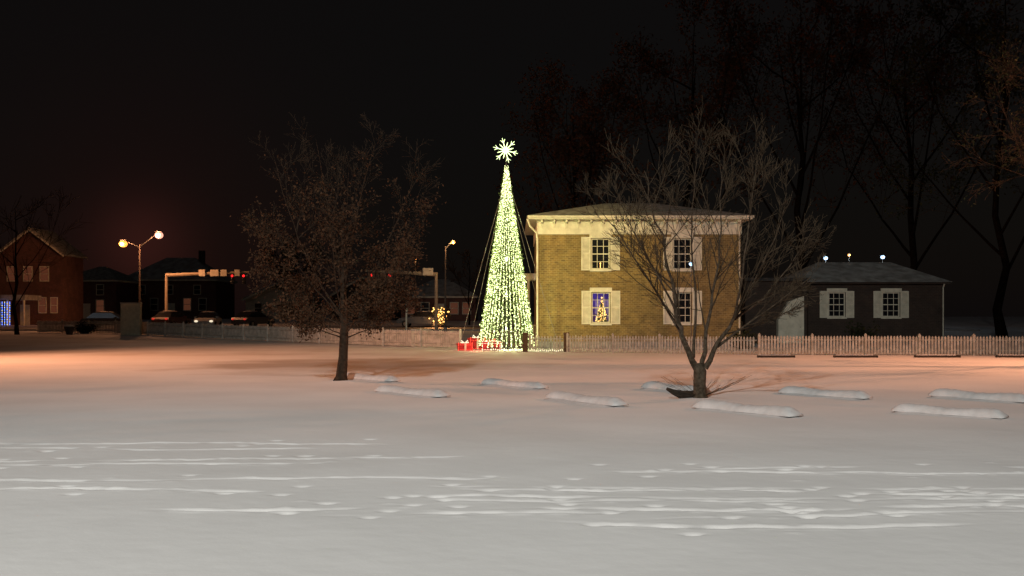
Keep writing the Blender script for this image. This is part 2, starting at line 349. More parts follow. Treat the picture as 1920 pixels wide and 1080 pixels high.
auto('tree at right edge whose thin drooping twigs hang over the picket fence',2080,38,12,36,10,5.0,[9,6,4,2],bark='darkbark',leaf='greenleaf',leafn=2500,leafs=.06,rmin=.008,up=-.05,lspread=.15)
auto('dark bare tree with slim trunk in front of the gabled house at far left',32,78,11.5,37,9,4.5,[8,5,4],rmin=.015)
auto('dark shrubby tree between the far houses and the traffic signal arm',560,112,9,38,8,4,[6,4,3],rmin=.03,leaf='greenleaf',leafn=2500,name='leafy_tree')
auto('small dark tree behind the brown leaved tree beside the far roof',880,105,8,39,8,3,[6,4,3],rmin=.03)
def bush(label,px,Y,w,h,seed,leaf='greenleaf'):
    r=random.Random(seed); x=(px-960)/F*Y; root=thing('bush',label,'bush',(x,Y,gh(x,Y)))
    st=MB(); pts=[]
    for k in range(22):
        a=r.uniform(0,6.28); e=Vector((math.cos(a)*w*r.uniform(.1,.5),math.sin(a)*w*.4*r.random(),h*r.uniform(.4,1))); st.tube([Vector((0,0,0)),e*.5+Zv*h*.1,e],[.03,.02,.01],3); pts+=[e,e*.75,e*.5]
    st.build('stems','darkbark',root); leafmesh(pts,700,.09,.14,r).build('foliage',leaf,root)
bush('low scruffy bush beside the dark planter in front of the left fence',158,80.5,2.0,.8,1)
bush('rounded dark bush against the right end of the brick house',1395,54.5,1.4,.9,2)
bush('dark bush at foot of the annex wall between its two windows',1615,61,2.2,1.2,3)
# ---------------- light tree
cx,cy=-.30,56.0; z0=gh(cx,cy)
CT=thing('christmas_light_tree','tall narrow cone of pale green lights topped by a glowing snowflake','christmas tree',(cx,cy,z0))
MB().cyl((0,0,0),.09,10.2,10).build('pole','dmetal',CT)
rg=MB(); rg.tube([Vector((1.5*math.cos(t*math.pi/16),1.5*math.sin(t*math.pi/16),.12)) for t in range(33)],.03,5); rg.build('base_ring','dmetal',CT)
r=random.Random(9); NS=36
for s in range(NS):
    a=2*math.pi*s/NS+r.uniform(-.01,.01); b1=MB(); w=MB(); n=96; pts=[]; ph=r.random()
    for i in range(n):
        t=i/(n-1); z=10.15-9.9*t; rad=.05+1.47*t
        q=Vector((rad*math.cos(a),rad*math.sin(a),z-ph*.1)); pts.append(q)
        off=rv(r)*.014
        if r.random()<.96: b1.octa(q+off,r.uniform(.022,.034),r.uniform(.036,.055))
        if t>.6 and r.random()<.35: b1.octa(q+rv(r)*.05,.024,.045)
    w.tube(pts[::3],.012,3); 
    st=w.build('light_string','tinsel',CT); b1.build('bulbs','bulb',st)
    gb=MB()
    for k in range(280):
        t=r.random()**.6; q=pts[int(t*(n-1))]+rv(r)*.045; u=rv(r).normalized(); v=u.cross(rv(r)).normalized(); gb.poly([q+u*.075,q+v*.03,q-u*.075,q-v*.03])
    gb.build('garland','tinsel',st)
sc=Vector((-.06,0,11.0))
hub=MB(); hub.octa(tuple(sc),.10); hubo=hub.build('snowflake','flake',CT)
for k in range(12):
    a=2*math.pi*k/12+math.pi/12; d=Vector((math.cos(a),0,math.sin(a))); e=Vector((-math.sin(a),0,math.cos(a))); m_=MB(); LN=.70 if k%2 else .46
    m_.tube([sc+d*.04,sc+d*LN],[.034,.014],5,True)
    if k%2:
        for s in(-1,1): m_.tube([sc+d*.44,sc+d*.60+e*s*.13],[.022,.012],4,True)
    for i in range(5): 
        q=sc+d*(.12+.1*i)*(1 if k%2 else .7); m_.octa((q.x,q.y-.03,q.z),.036)
    m_.build('snowflake_arm','flake',hubo)
MB().tube([Vector((0,.03,10.15)),Vector((-.06,.03,10.95))],.04,8,True).build('snowflake_mast','dmetal',CT)
for (dx,dy) in ((-2.6,-1.2),(2.9,-1.0),(-2.2,2.6),(2.4,2.6)):
    g_=MB(); g_.tube([Vector((0,0,9.6)),Vector((dx*.5,dy*.5,4.9)),Vector((dx,dy,0))],.012,4); g_.build('guy_wire','metal',CT)
for z,pw in((1.2,320),(3,300),(5,210),(7.2,130),(9.2,60)):
    light('POINT',(0,-.12,z),pw,(.88,1,.45),.08,CT,name='bulb_glow')
light('POINT',(0,-.35,11.0),30,(.82,1,.5),.05,CT,name='bulb_glow')
def lightrope(label,p0,p1,n,matn,name='light_string'):
    root=thing(name,label,'string lights',p0); w=MB(); b1=MB(); p0=Vector(p0);p1=Vector(p1); pts=[]
    for i in range(n):
        q=(p1-p0)*(i/(n-1))+Vector((0,0,.05+.03*math.sin(i*1.3))); pts.append(q); b1.octa(q,.03,.045)
    w.tube(pts,.008,3); w.build('wire','tinsel',root); b1.build('bulbs',matn,root)
lightrope('string of white lights along the ground between light tree and first brown post',(-1.1,53.6,.1),(.6,53.6,.1),16,'whitebulb')
lightrope('string of white lights along the ground between the two brown posts',(.95,53.3,.06),(2.75,53.3,.06),18,'whitebulb')
def gift(label,px,w,d,h,Y,c1,c2):
    x=(px-960)/F*Y; root=thing('gift_box',label,'gift decoration',(x,Y,gh(x,Y)),rng.uniform(-.25,.25),'glowing gift boxes beside the light tree')
    MB().bb(-w/2,w/2,-d/2,d/2,0,h*.8).build('box','red',root)
    MB().bb(-w/2-.04,w/2+.04,-d/2-.04,d/2+.04,h*.8,h).build('lid','red',root)
    rb=MB(); rb.bb(-.05,.05,-d/2-.06,-d/2-.045,0,h+.005); rb.bb(-.05,.05,-d/2-.06,d/2+.06,h+.003,h+.02); rb.build('ribbon','white',root)
    bw=MB()
    for s in(-1,1): bw.tube([Vector((0,0,h)),Vector((s*.18,0,h+.16)),Vector((s*.22,0,h+.04)),Vector((0,0,h+.02))],.025,5)
    bw.build('bow',c2,root)
    e=MB(); n=int(w/.085)
    for i in range(n+1):
        for z in(.04,h*.8,h+.03): e.octa((-w/2+w*i/n,-d/2-.07,z),.026)
    k=int(h/.085)
    for i in range(k+1):
        for sx in(-w/2,w/2): e.octa((sx,-d/2-.07,h*i/k),.026)
    e.build('bulbs',c1,root)
gift('low red gift box outlined in red lights, leftmost beside the light tree',871,.75,.6,.38,55.0,'redbulb','whitebulb')
gift('tallest glowing red gift box, in the middle of the three',893,.8,.7,.62,56.2,'redbulb','whitebulb')
gift('gift box outlined in white lights nearest the light tree',922,.95,.7,.46,55.3,'whitebulb','redbulb')
light('POINT',(-1.9,54.2,.5),25,(1,.25,.15),.1,name='gift_glow')
# ---------------- brick house
HX,HYY=1.5,58.0; hz=gh(HX,HYY)
H=thing('brick_house','two storey tan brick house with white shutters and deep white cornice','house',(HX,HYY,hz))
W=11.6; D=10.0; OP=[(3.03,4.10,4.48,6.25),(7.72,8.79,4.48,6.25),(3.05,4.12,1.40,3.17),(7.72,8.79,1.40,3.17)]
wl=MB()
xsb=sorted({0,W}|{o[0] for o in OP}|{o[1] for o in OP}); zsb=sorted({-.3,7.3}|{o[2] for o in OP}|{o[3] for o in OP})
for i in range(len(xsb)-1):
    for j in range(len(zsb)-1):
        mxx=(xsb[i]+xsb[i+1])/2; mz=(zsb[j]+zsb[j+1])/2
        if any(o[0]<mxx<o[1] and o[2]<mz<o[3] for o in OP): continue
        wl.poly([(xsb[i],0,zsb[j]),(xsb[i+1],0,zsb[j]),(xsb[i+1],0,zsb[j+1]),(xsb[i],0,zsb[j+1])])
for x0,x1,za,zb in OP:
    d=.22
    wl.poly([(x0,0,za),(x0,0,zb),(x0,d,zb),(x0,d,za)]); wl.poly([(x1,0,zb),(x1,0,za),(x1,d,za),(x1,d,zb)])
    wl.poly([(x0,0,zb),(x1,0,zb),(x1,d,zb),(x0,d,zb)]); wl.poly([(x1,0,za),(x0,0,za),(x0,d,za),(x1,d,za)])
wl.poly([(0,D,-.3),(0,0,-.3),(0,0,7.3),(0,D,7.3)]); wl.poly([(W,0,-.3),(W,D,-.3),(W,D,7.3),(W,0,7.3)]); wl.poly([(W,D,-.3),(0,D,-.3),(0,D,7.3),(W,D,7.3)])
wl.build('wall','brick',H)
def window(par,x0,x1,za,zb,y,cols=3,rows=4,glass='darkglass',shut=True,fm='white',depth=.10):
    fr=MB(); t=.07
    fr.bb(x0,x0+t,y,y+depth,za,zb); fr.bb(x1-t,x1,y,y+depth,za,zb); fr.bb(x0+t,x1-t,y,y+depth,zb-t,zb); fr.bb(x0+t,x1-t,y,y+depth,za,za+t)
    w=fr.build('window',fm,par)
    m_=MB()
    for i in range(1,cols): xx=x0+(x1-x0)*i/cols; m_.bb(xx-.015,xx+.015,y+.02,y+.05,za+t,zb-t)
    for j in range(1,rows): zz=za+(zb-za)*j/rows; hh=.03 if j*2==rows else .014; m_.bb(x0+t,x1-t,y+.018,y+.048,zz-hh,zz+hh)
    m_.build('muntins',fm,w)
    g_=MB(); g_.poly([(x0+t,y+.07,za+t),(x1-t,y+.07,za+t),(x1-t,y+.07,zb-t),(x0+t,y+.07,zb-t)]); g_.build('pane',glass,w)
    MB().bb(x0-.08,x1+.08,-.12,-.004,za-.12,za-.004).build('sill',fm,w)
    MB().bb(x0-.1,x1+.1,-.09,-.004,zb+.004,zb+.26).build('lintel',fm,w)
    if shut:
        for s in(-1,1):
            xa=x0-.57 if s<0 else x1+.03; sh=MB(); zl,zh=za-.06,zb+.08
            sh.bb(xa,xa+.08,-.07,-.01,zl,zh); sh.bb(xa+.46,xa+.54,-.07,-.01,zl,zh)
            for zz in(zl,(zl+zh)/2-.04,zh-.09): sh.bb(xa+.08,xa+.46,-.068,-.012,zz,zz+.09)
            k=int((zh-zl)/.075)
            for q in range(k): z=zl+.03+q*.075; sh.poly([(xa+.08,-.055,z),(xa+.46,-.055,z),(xa+.46,-.025,z+.07),(xa+.08,-.025,z+.07)])
            sh.build('shutter',fm,w)
    return w
for i,o_ in enumerate(OP): 
    w=window(H,*o_,.08,glass='glass' if i==2 else 'darkglass')
    if i==2: w['label']='lower window glowing violet with lit christmas tree behind it'
MB().cyl((3.56,.03,4.56),.02,.22,6).octa((3.56,.03,4.82),.04,.07).build('window_candle','warmbulb',H)
rm=MB(); x0,x1,za,zb=OP[2]
rm.poly([(x0-.6,1.6,za-.4),(x1+.6,1.6,za-.4),(x1+.6,1.6,zb+.4),(x0-.6,1.6,zb+.4)]); rm.poly([(x0-.6,.25,za-.4),(x0-.6,1.6,za-.4),(x0-.6,1.6,zb+.4),(x0-.6,.25,zb+.4)])
rm.poly([(x1+.6,1.6,za-.4),(x1+.6,.25,za-.4),(x1+.6,.25,zb+.4),(x1+.6,1.6,zb+.4)]); rm.poly([(x0-.6,.25,za-.4),(x1+.6,.25,za-.4),(x1+.6,1.6,za-.4),(x0-.6,1.6,za-.4)]); rm.poly([(x0-.6,.25,zb+.4),(x1+.6,.25,zb+.4),(x1+.6,1.6,zb+.4),(x0-.6,1.6,zb+.4)])
rm.build('room','violetwall',H)
light('POINT',(3.3,.6,3.3),14,(.3,.22,1),.1,H,name='room_light')
ti=thing('indoor_christmas_tree','small amber lit christmas tree standing inside the violet lower window','christmas tree',(HX+3.70,HYY+.7,hz+1.02))
cn=MB()
r=random.Random(2)
for k in range(900):
    t=r.random()**.6; a=r.uniform(0,6.28); rr=.42*t*r.uniform(.6,1); q=Vector((rr*math.cos(a),rr*math.sin(a),1.75-1.5*t)); u=rv(r).normalized(); v=u.cross(rv(r)).normalized(); cn.poly([q+u*.06,q+v*.02,q-u*.06,q-v*.02])
cn.build('foliage','tinsel',ti); MB().cyl((0,0,0),.04,1.6,6).build('trunk','wood',ti)
bl=MB()
for k in range(120):
    t=r.random()**.7; a=r.uniform(0,6.28); rr=.43*t; bl.octa((rr*math.cos(a),rr*math.sin(a),1.75-1.5*t),.036)
bl.octa((0,0,1.85),.06); bl.build('bulbs','warmbulb',ti)
cn=MB(); 
cn.bb(-.03,W+.03,-.06,-.004,6.48,7.2); cn.bb(-.06,-.004,-.004,D,6.48,7.2); cn.bb(W+.004,W+.06,-.004,D,6.48,7.2)
cn.bb(-.55,W+.55,-.6,D+.55,7.3,7.36); cn.bb(-.62,W+.62,-.68,D+.62,7.363,7.5); cn.bb(-.12,W+.12,-.16,-.062,7.2,7.297)
cn.build('cornice','white',H)
for i in range(17):
    x=.2+i*(W-.4)/16
    bk=MB(); bk.prism([(-.065,6.8),(-.065,7.29),(-.48,7.29),(-.42,7.16),(-.16,7.08)],x-.05,x+.05,'x'); bk.build('bracket','white',H)
def hip(par,x0,x1,y0,y1,z,zr,inset,m_='roof',name='roof'):
    ym=(y0+y1)/2; a=(x0+inset,ym,zr); b_=(x1-inset,ym,zr); b=MB()
    b.poly([(x0,y0,z),(x1,y0,z),b_,a]); b.poly([(x1,y1,z),(x0,y1,z),a,b_]); b.poly([(x0,y1,z),(x0,y0,z),a]); b.poly([(x1,y0,z),(x1,y1,z),b_]); b.poly([(x0,y0,z),(x0,y1,z),(x1,y1,z),(x1,y0,z)])
    return b.build(name,m_,par)
rf=hip(H,-.66,W+.66,-.72,D+.66,7.503,8.82,4.9)
gt=MB(); gt.tube([Vector((-.62,-.55,7.3)),Vector((-.5,-.4,6.95)),Vector((-.1,-.12,6.55)),Vector((-.05,-.1,6.2)),Vector((-.05,-.1,0))],.055,8); gt.build('downspout','white',H)
gt=MB(); gt.tube([Vector((W-.1,-.5,7.28)),Vector((W-.1,-.14,6.6)),Vector((W-.1,-.1,6.2)),Vector((W-.1,-.1,0))],.045,8); gt.build('downspout','white',H)
MB().bb(-.04,W+.04,-.05,-.006,-.3,.35).build('foundation','conc',H)
pz=gh(1.5,63); PR=thing('porch','small white columned porch between the light tree and the brick house','porch',(.95,64,pz))
MB().bb(-.6,.9,-.1,2,4.0,4.3).bb(-.7,.95,-.2,2.1,4.304,4.4).build('roof','white',PR)
for x in(-.45,.1,.7): MB().cyl((x,0,.3),.1,3.7,10,.085).build('column','white',PR)
MB().bb(-.7,.95,-.2,2,-.1,.3).build('floor','conc',PR)
rl=MB(); rl.bb(-.4,.7,-.02,.02,1.1,1.16)
for k in range(10): rl.bb(-.38+k*.11,-.35+k*.11,-.015,.015,.3,1.1)
rl.build('railing','white',PR)
# ---------------- annex
AX=18.75; AY=66; az=gh(AX,AY)
A=thing('annex_building','low brick annex with hipped snowy roof and two shuttered windows','building',(AX,AY,az))
WA=9.4
aop=[(1.85,2.95,1.6,3.2),(5.35,6.5,1.6,3.2)]; wl=MB()
xsb=sorted({0,WA}|{o[0] for o in aop}|{o[1] for o in aop}); zsb=[-.3,1.6,3.2,3.75]
for i in range(len(xsb)-1):
    for j in range(3):
        mxx=(xsb[i]+xsb[i+1])/2; mz=(zsb[j]+zsb[j+1])/2
        if any(o[0]<mxx<o[1] and o[2]<mz<o[3] for o in aop): continue
        wl.poly([(xsb[i],0,zsb[j]),(xsb[i+1],0,zsb[j]),(xsb[i+1],0,zsb[j+1]),(xsb[i],0,zsb[j+1])])
wl.poly([(0,7,-.3),(0,0,-.3),(0,0,3.75),(0,7,3.75)]); wl.poly([(WA,0,-.3),(WA,7,-.3),(WA,7,3.75),(WA,0,3.75)]); wl.poly([(WA,7,-.3),(0,7,-.3),(0,7,3.75),(WA,7,3.75)])
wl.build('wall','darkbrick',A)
for o_ in aop: window(A,*o_,.02,rows=4)
MB().bb(-.3,WA+.3,-.35,7.3,3.75,3.85).build('eave','darkbrick',A)
hip(A,-.4,WA+.4,-.45,7.4,3.86,5.35,2.6,'roofsnow')
MB().tube([Vector((WA-.1,-.3,3.8)),Vector((WA-.1,-.08,3.5)),Vector((WA-.1,-.08,0))],.04,6).build('downspout','white',A)
LK=thing('link_wing','flat roofed dark brick wing with pale sloping entry joining house and annex','building',(13.2,64,gh(13,64)))
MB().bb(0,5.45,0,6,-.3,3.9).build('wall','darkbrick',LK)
MB().bb(-.02,5.5,-.25,6.1,3.9,4.1).build('roof','darkroof',LK)
ds=MB(); ds.prism([(3.5,0),(3.5,1.45),(4.15,2.6),(5.1,2.95),(5.1,0)],-.5,-.004); dr=ds.build('entry_vestibule','white',LK)
dm=MB(); dm.bb(4.1,4.95,-.54,-.504,.02,2.05); do=dm.build('door','white',LK)
MB().octa((4.85,-.57,1.0),.035).build('door_handle','metal',do)
MB().bb(.6,1.3,-.4,-.02,0,1.35).build('utility_cabinet','beige',LK)
# ---------------- fences
def fence(label,pts,h,bay,m_='fence',sp=.15,pw=.085,group=None,post=.11,cap=True):
    p0=Vector(pts[0]+(0,)); root=thing('picket_fence',label,'fence',(p0.x,p0.y,gh(p0.x,p0.y)),0,group); O=Vector((p0.x,p0.y,gh(p0.x,p0.y)))
    r=random.Random(int(p0.x*10)&999)
    for a,b_ in zip(pts,pts[1:]):
        a=Vector((a[0],a[1],0)); b_=Vector((b_[0],b_[1],0)); Ln=(b_-a).length; nb=max(1,round(Ln/bay)); d=(b_-a)/Ln
        for i in range(nb):
            s=a+d*(Ln*i/nb); e=a+d*(Ln*(i+1)/nb)
            q=Vector((s.x,s.y,gh(s.x,s.y)))-O; pm=MB(); pm.box((q.x,q.y,h*.52),(post,post,h*1.04+0)); pm.v=[(v[0],v[1],v[2]+q.z) for v in pm.v]; pm.octa((q.x,q.y,q.z+h*1.06),post*.6); pm.build('post',m_,root)
            bm_=MB(); n=int((e-s).length/sp); nrm=Vector((d.y,-d.x,0))*.045
            for k in range(1,n):
                w=s+(e-s)*(k/n); z=gh(w.x,w.y)-O.z; c=w-Vector((O.x,O.y,0))+nrm; hh=h*(1+r.gauss(0,.012))
                x0=c-d*pw/2; x1=c+d*pw/2; t=nrm.normalized()*.02
                bs=len(bm_.v)
                for tt in(Vector((0,0,0)),t*-1):
                    for pp in((x0,.04),(x1,.04),(x1,hh-.07),(c,hh),(x0,hh-.07)):
                        bm_.v.append((pp[0].x+tt.x,pp[0].y+tt.y,z+pp[1]))
                bm_.f.append(tuple(bs+u for u in range(5))); bm_.f.append(tuple(bs+9-u for u in range(5)))
                for u in range(5): bm_.f.append((bs+(u+1)%5,bs+u,bs+5+u,bs+5+(u+1)%5))
            bm_.build('picket_panel',m_,root)
            for zz in(.25*h,.78*h):
                s3=Vector((s.x,s.y,gh(s.x,s.y)+zz))-O; e3=Vector((e.x,e.y,gh(e.x,e.y)+zz))-O; rl=MB(); rl.tube([s3,e3],.035,4); rl.build('rail',m_,root)
    return root
fence('long pale picket fence running right from the bare tree to the frame edge',[(12.2,50.0),(30,48.4)],.95,2.4,pw=.095)
fence('picket fence in front of the brick house between brown post and bare tree',[(2.9,53.0),(12.1,50.1)],.9,2.3)
fence('short picket section between the two dark brown posts',[(.95,53.9),(2.7,53.6)],.85,1.7)
fence('grey picket fence from beside the gift boxes off to the distant left',[(-2.9,57),(-10,61.5),(-18,68),(-31.5,80.5),(-38.5,82)],1.0,2.6,'fence2',.13,.105)
for px,l in((985,'square dark brown post just right of the light tree'),(1062,'square dark brown post in front of the brick house wall')):
    p=P(px,600,53.4); root=thing('wooden_post',l,'post',(p.x,53.4,gh(p.x,53.4))); MB().bb(-.14,.14,-.14,.14,-.05,.92).build('shaft','wood',root); MB().box((0,0,.97),(.36,.36,.1),0,.75).build('post_cap','wood',root)
for px,Y,w,l,hh in((790,59,1.1,'beige utility panel on the grey fence left of the gift boxes',.95),(246,76.5,1.45,'tall beige board sign box beneath the twin street lamp',2.4)):
    x=(px-960)/F*Y; root=thing('utility_box',l,'box',(x,Y,gh(x,Y)))
    MB().bb(-w/2,w/2,-.2,.2,0,hh).build('cabinet','beige',root); MB().bb(-w/2-.04,w/2+.04,-.24,.24,hh+.002,hh+.08).build('lid','roofsnow',root)
# ---------------- parking stops
def bar(Ln):
    root=thing('parking_stop','snow capped parking stop','parking stop',(0,0,0),0,'snow covered parking stops in the two rows')
    MB().prism([(-.1,0),(-.07,.10),(.07,.10),(.1,0)],-Ln/2,Ln/2,'x').build('concrete_bar','conc',root)
    cap=MB(); r=random.Random(1); n=40; m_=12
    for i in range(n+1):
        u=i/n; x=-Ln/2-.03+(Ln+.06)*u; e=min(1,(.45+min(u,1-u)*9)); hh=(.125+.016*math.sin(u*9)+r.uniform(-.006,.006))*e; ww=(.19+.015*math.sin(u*13+1))*(.75+.25*e)
        for k in range(m_+1): t=math.pi*k/m_; cap.v.append((x,ww*math.cos(t)+.01,.03+hh*abs(math.sin(t))**1.15))
    for i in range(n):
        for k in range(m_): b=i*(m_+1)+k; cap.f.append((b,b+m_+1,b+m_+2,b+1))
    cap.f.append(tuple(range(m_+1))); cap.f.append(tuple(n*(m_+1)+k for k in reversed(range(m_+1))))
    cap.build('snow_cap','snow',root,True)
    dr=MB()
    for i in range(n+1):
        u=i/n; x=-Ln/2-.2+(Ln+.4)*u; ww=.42+.05*math.sin(u*7); e=min(1,min(u,1-u)*6)
        for k in range(9): t=k/8*2-1; dr.v.append((x,ww*t,-.03+(.10*e)*(math.cos(t*math.pi)*.5+.5)))
    for i in range(n):
        for k in range(8): b=i*9+k; dr.f.append((b,b+9,b+10,b+1))
    dr.build('snow_drift','snow',root,True)
    return root
proto=bar(2.2)
stops=[((640,709),(745,717),'farthest left snow capped parking stop, just behind the brown leaved tree'),
((707,734),(838,747),'snow capped parking stop just right of the brown leaved tree trunk'),
((903,720),(1025,731),'back row parking stop below the light tree'),
((1025,746),(1175,765),'front row parking stop between light tree and bare forked tree'),
((1207,728),(1330,742),'back row parking stop just left of the forked trunk'),
((1310,766),(1490,784),'front row parking stop immediately right of the forked trunk'),
((1468,738),(1625,750),'back row parking stop right of the forked tree, below the annex'),
((1680,773),(1882,787),'front row parking stop nearest the right edge of the view'),
((1750,744),(1925,757),'back row parking stop running out of the right edge')]
def gp(px,py): Y=EYE*F/(py-HY); return Vector(((px-960)/F*Y,Y,0))
for i,(a,b_,l) in enumerate(stops):
    o=proto if i==0 else copy_tree(proto); a=gp(*a); b_=gp(*b_); c=(a+b_)/2; d=b_-a
    o.location=c; o.rotation_euler=(0,0,math.atan2(d.y,d.x)); o.scale=(min(1.15,d.length/2.2),rng.uniform(.9,1.1),rng.uniform(1.05,1.25)); o['label']=l
for i,(x0,x1,l) in enumerate(((1420,1490,'dark bare parking stop at the fence, leftmost of the far row'),(1563,1645,'dark bare parking stop at the fence, second from left in far row'),(1715,1800,'dark bare parking stop at the fence, third from left in far row'),(1868,1940,'dark bare parking stop at the fence, far right of the row'))):
    Y=46.5; xa=(x0-960)/F*Y; xb=(x1-960)/F*Y; root=thing('bare_parking_stop',l,'parking stop',((xa+xb)/2,Y,0),0,'bare parking stops along the right fence')
    w=xb-xa; MB().prism([(-.12,-.02),(-.08,.10),(.08,.10),(.12,-.02)],-w/2,w/2,'x').build('concrete_bar','earth',root)
    MB().prism([(-.02,.102),(.02,.13),(.09,.102)],-w/2+.1,w/2-.2,'x').build('snow_cap','snow',root)
ck=thing('fallen_limb','dark curved chunk of dead wood lying against the forked trunk','branch',(3.78,22.2,0)); c=MB()
c.tube([Vector((-.38,.1,.24)),Vector((-.25,.05,.17)),Vector((-.05,0,.10)),Vector((.15,-.02,.10)),Vector((.28,-.05,.16))],[.03,.06,.10,.10,.06],8,True); c.build('wood','earth',ck,True)
# ---------------- lamps
def lamp(label,base,H_,arms,lens,lr,power,col,group=None,pr=.09):
    root=thing('street_lamp',label,'street lamp',base,0,group)
    MB().cyl((0,0,0),pr*2.2,.35,10,pr*1.6).build('base','conc',root)
    MB().cyl((0,0,.35),pr,H_-.35,10,pr*.6).build('pole','lpole',root)
    for (dx,dy,dz) in arms:
        e=Vector((dx,dy,H_+dz)); s=Vector((0,0,H_-.25))
        if abs(dx)+abs(dy)>.05:
            MB().tube([s,s.lerp(e,.5)+Zv*.15,e+Zv*(lr*.8)],[.05,.045,.04],6).build('arm','dmetal',root)
        hd=MB(); hd.ell((e.x,e.y,e.z+lr*.85),lr*.8,lr*.8,lr*.25); h_=hd.build('lamp_head','dmetal',root,True)
        ln=MB(); ln.ell((e.x,e.y,e.z),lr,lr,lr*.85); ln.build('lens',lens if isinstance(lens,str) else lens[arms.index((dx,dy,dz))],h_,True)
        if power: light('POINT',(e.x,e.y-lr-.12,e.z-.1),power,col,.10,root)
    return root
def xat(px,Y): return (px-960)/F*Y
def lampat(label,px,py,Y,arms,lens,lr,power,col,**k):
    x=xat(px,Y); b_=gh(x,Y); return lamp(label,(x,Y,b_),EYE+(HY-py)/F*Y-b_,arms,lens,lr,power,col,**k)
lampat('tall twin headed street lamp glowing orange and violet at the far left',262,458,95,[(-1.55,0,.05),(1.8,0,.85)],['sodium','violet'],.40,1500,(1,.40,.17))
lampat('single street lamp with small warm light left of the light tree',835,462,85,[(.65,0,.35)],'sodium2',.19,300,(1,.5,.2))
for px,py,Y,l,c,rr in((1296,495,53.7,'white area light seen through the forked bare tree','ledwhite',.12),(1548,484,92,'white area light above the left end of the annex roof','ledwhite',.20),(1592,478,97,'warm area light above the middle of the annex roof','sodium2',.15),(1655,482,92,'white area light above the right part of the annex roof','ledwhite',.20)):
    lampat(l,px,py,Y,[(0,0,0)],c,rr,(12 if px==1296 else 60),(.6,.8,1),group='area lights behind the buildings',pr=.03)
lampat('small dim street lamp between the brown leaved tree and the signal pole',779,486,110,[(0,0,0)],'sodium2',.13,30,(1,.5,.2))
def signal(label,px,Y,topz,arm,heads,signs):
    x=xat(px,Y); b_=gh(x,Y); root=thing('traffic_signal',label,'traffic signal',(x,Y,b_))
    h_=topz-b_; MB().cyl((0,0,0),.16,h_,10,.13).build('pole','mast',root)
    MB().tube([Vector((0,0,h_-.15)),Vector((arm*.5,0,h_+.02)),Vector((arm,0,h_+.15))],[.18,.15,.09],8,True).build('mast_arm','mast',root)
    for hx in heads:
        zz=h_+.1; hd=MB(); hd.bb(hx-.15,hx+.15,-.13,.13,zz-1.1,zz-.12); ho=hd.build('signal_head','dmetal',root)
        for q,mm in enumerate(('redlens','offlens','offlens')):
            l=MB(); l.ell((hx,-.15,zz-.32-.3*q),.12,.05,.12,10,5); l.build('signal_lens',mm,ho)
        v=MB(); v.tube([Vector((hx,-.13,zz-.32)),Vector((hx,-.3,zz-.32))],.15,8); v.build('visor','dmetal',ho)
    for sx,w in signs:
        MB().bb(sx-w/2,sx+w/2,-.26,-.20,h_-.25,h_+.38).build('sign','white',root)
signal('mast arm traffic signal with white signs left of the brown leaved tree',312,98,6.15,8.0,[6.4,7.5],[(3.5,.6),(4.7,.8),(5.6,.6),(6.9,.5)])
signal('mast arm traffic signal showing two reds right of the brown leaved tree',818,88,5.8,-6.2,[-4.0,-5.6],[(-.7,.9)])
pp=thing('utility_pole','slim white pole with a small light beside the brown leaved tree','pole',(xat(762,72),72,gh(0,72))); MB().cyl((0,0,0),.06,2.6,8).build('shaft','white',pp); MB().octa((0,0,2.66),.09).build('finial','metal',pp)
ls=thing('lit_shrub','small shrub wrapped in orange lights behind the fence left of the light tree','shrub',(xat(824,95),95,gh(0,95)))
r=random.Random(8); pts=[Vector((r.gauss(0,.35),r.gauss(0,.3),r.uniform(.3,1.9))) for _ in range(60)]
st=MB()
for p in pts[:20]: st.tube([Vector((0,0,0)),p],[.03,.01],3)
st.build('stems','darkbark',ls); leafmesh(pts,400,.1,.15,r).build('foliage','greenleaf',ls); b1=MB()
for p in pts: b1.octa(p+Vector((0,-.15,0)),.075)
b1.build('bulbs','warmbulb',ls)
light('POINT',(xat(824,94),93.8,gh(0,94)+1.2),350,(1,.45,.15),.1,name='shrub_glow')
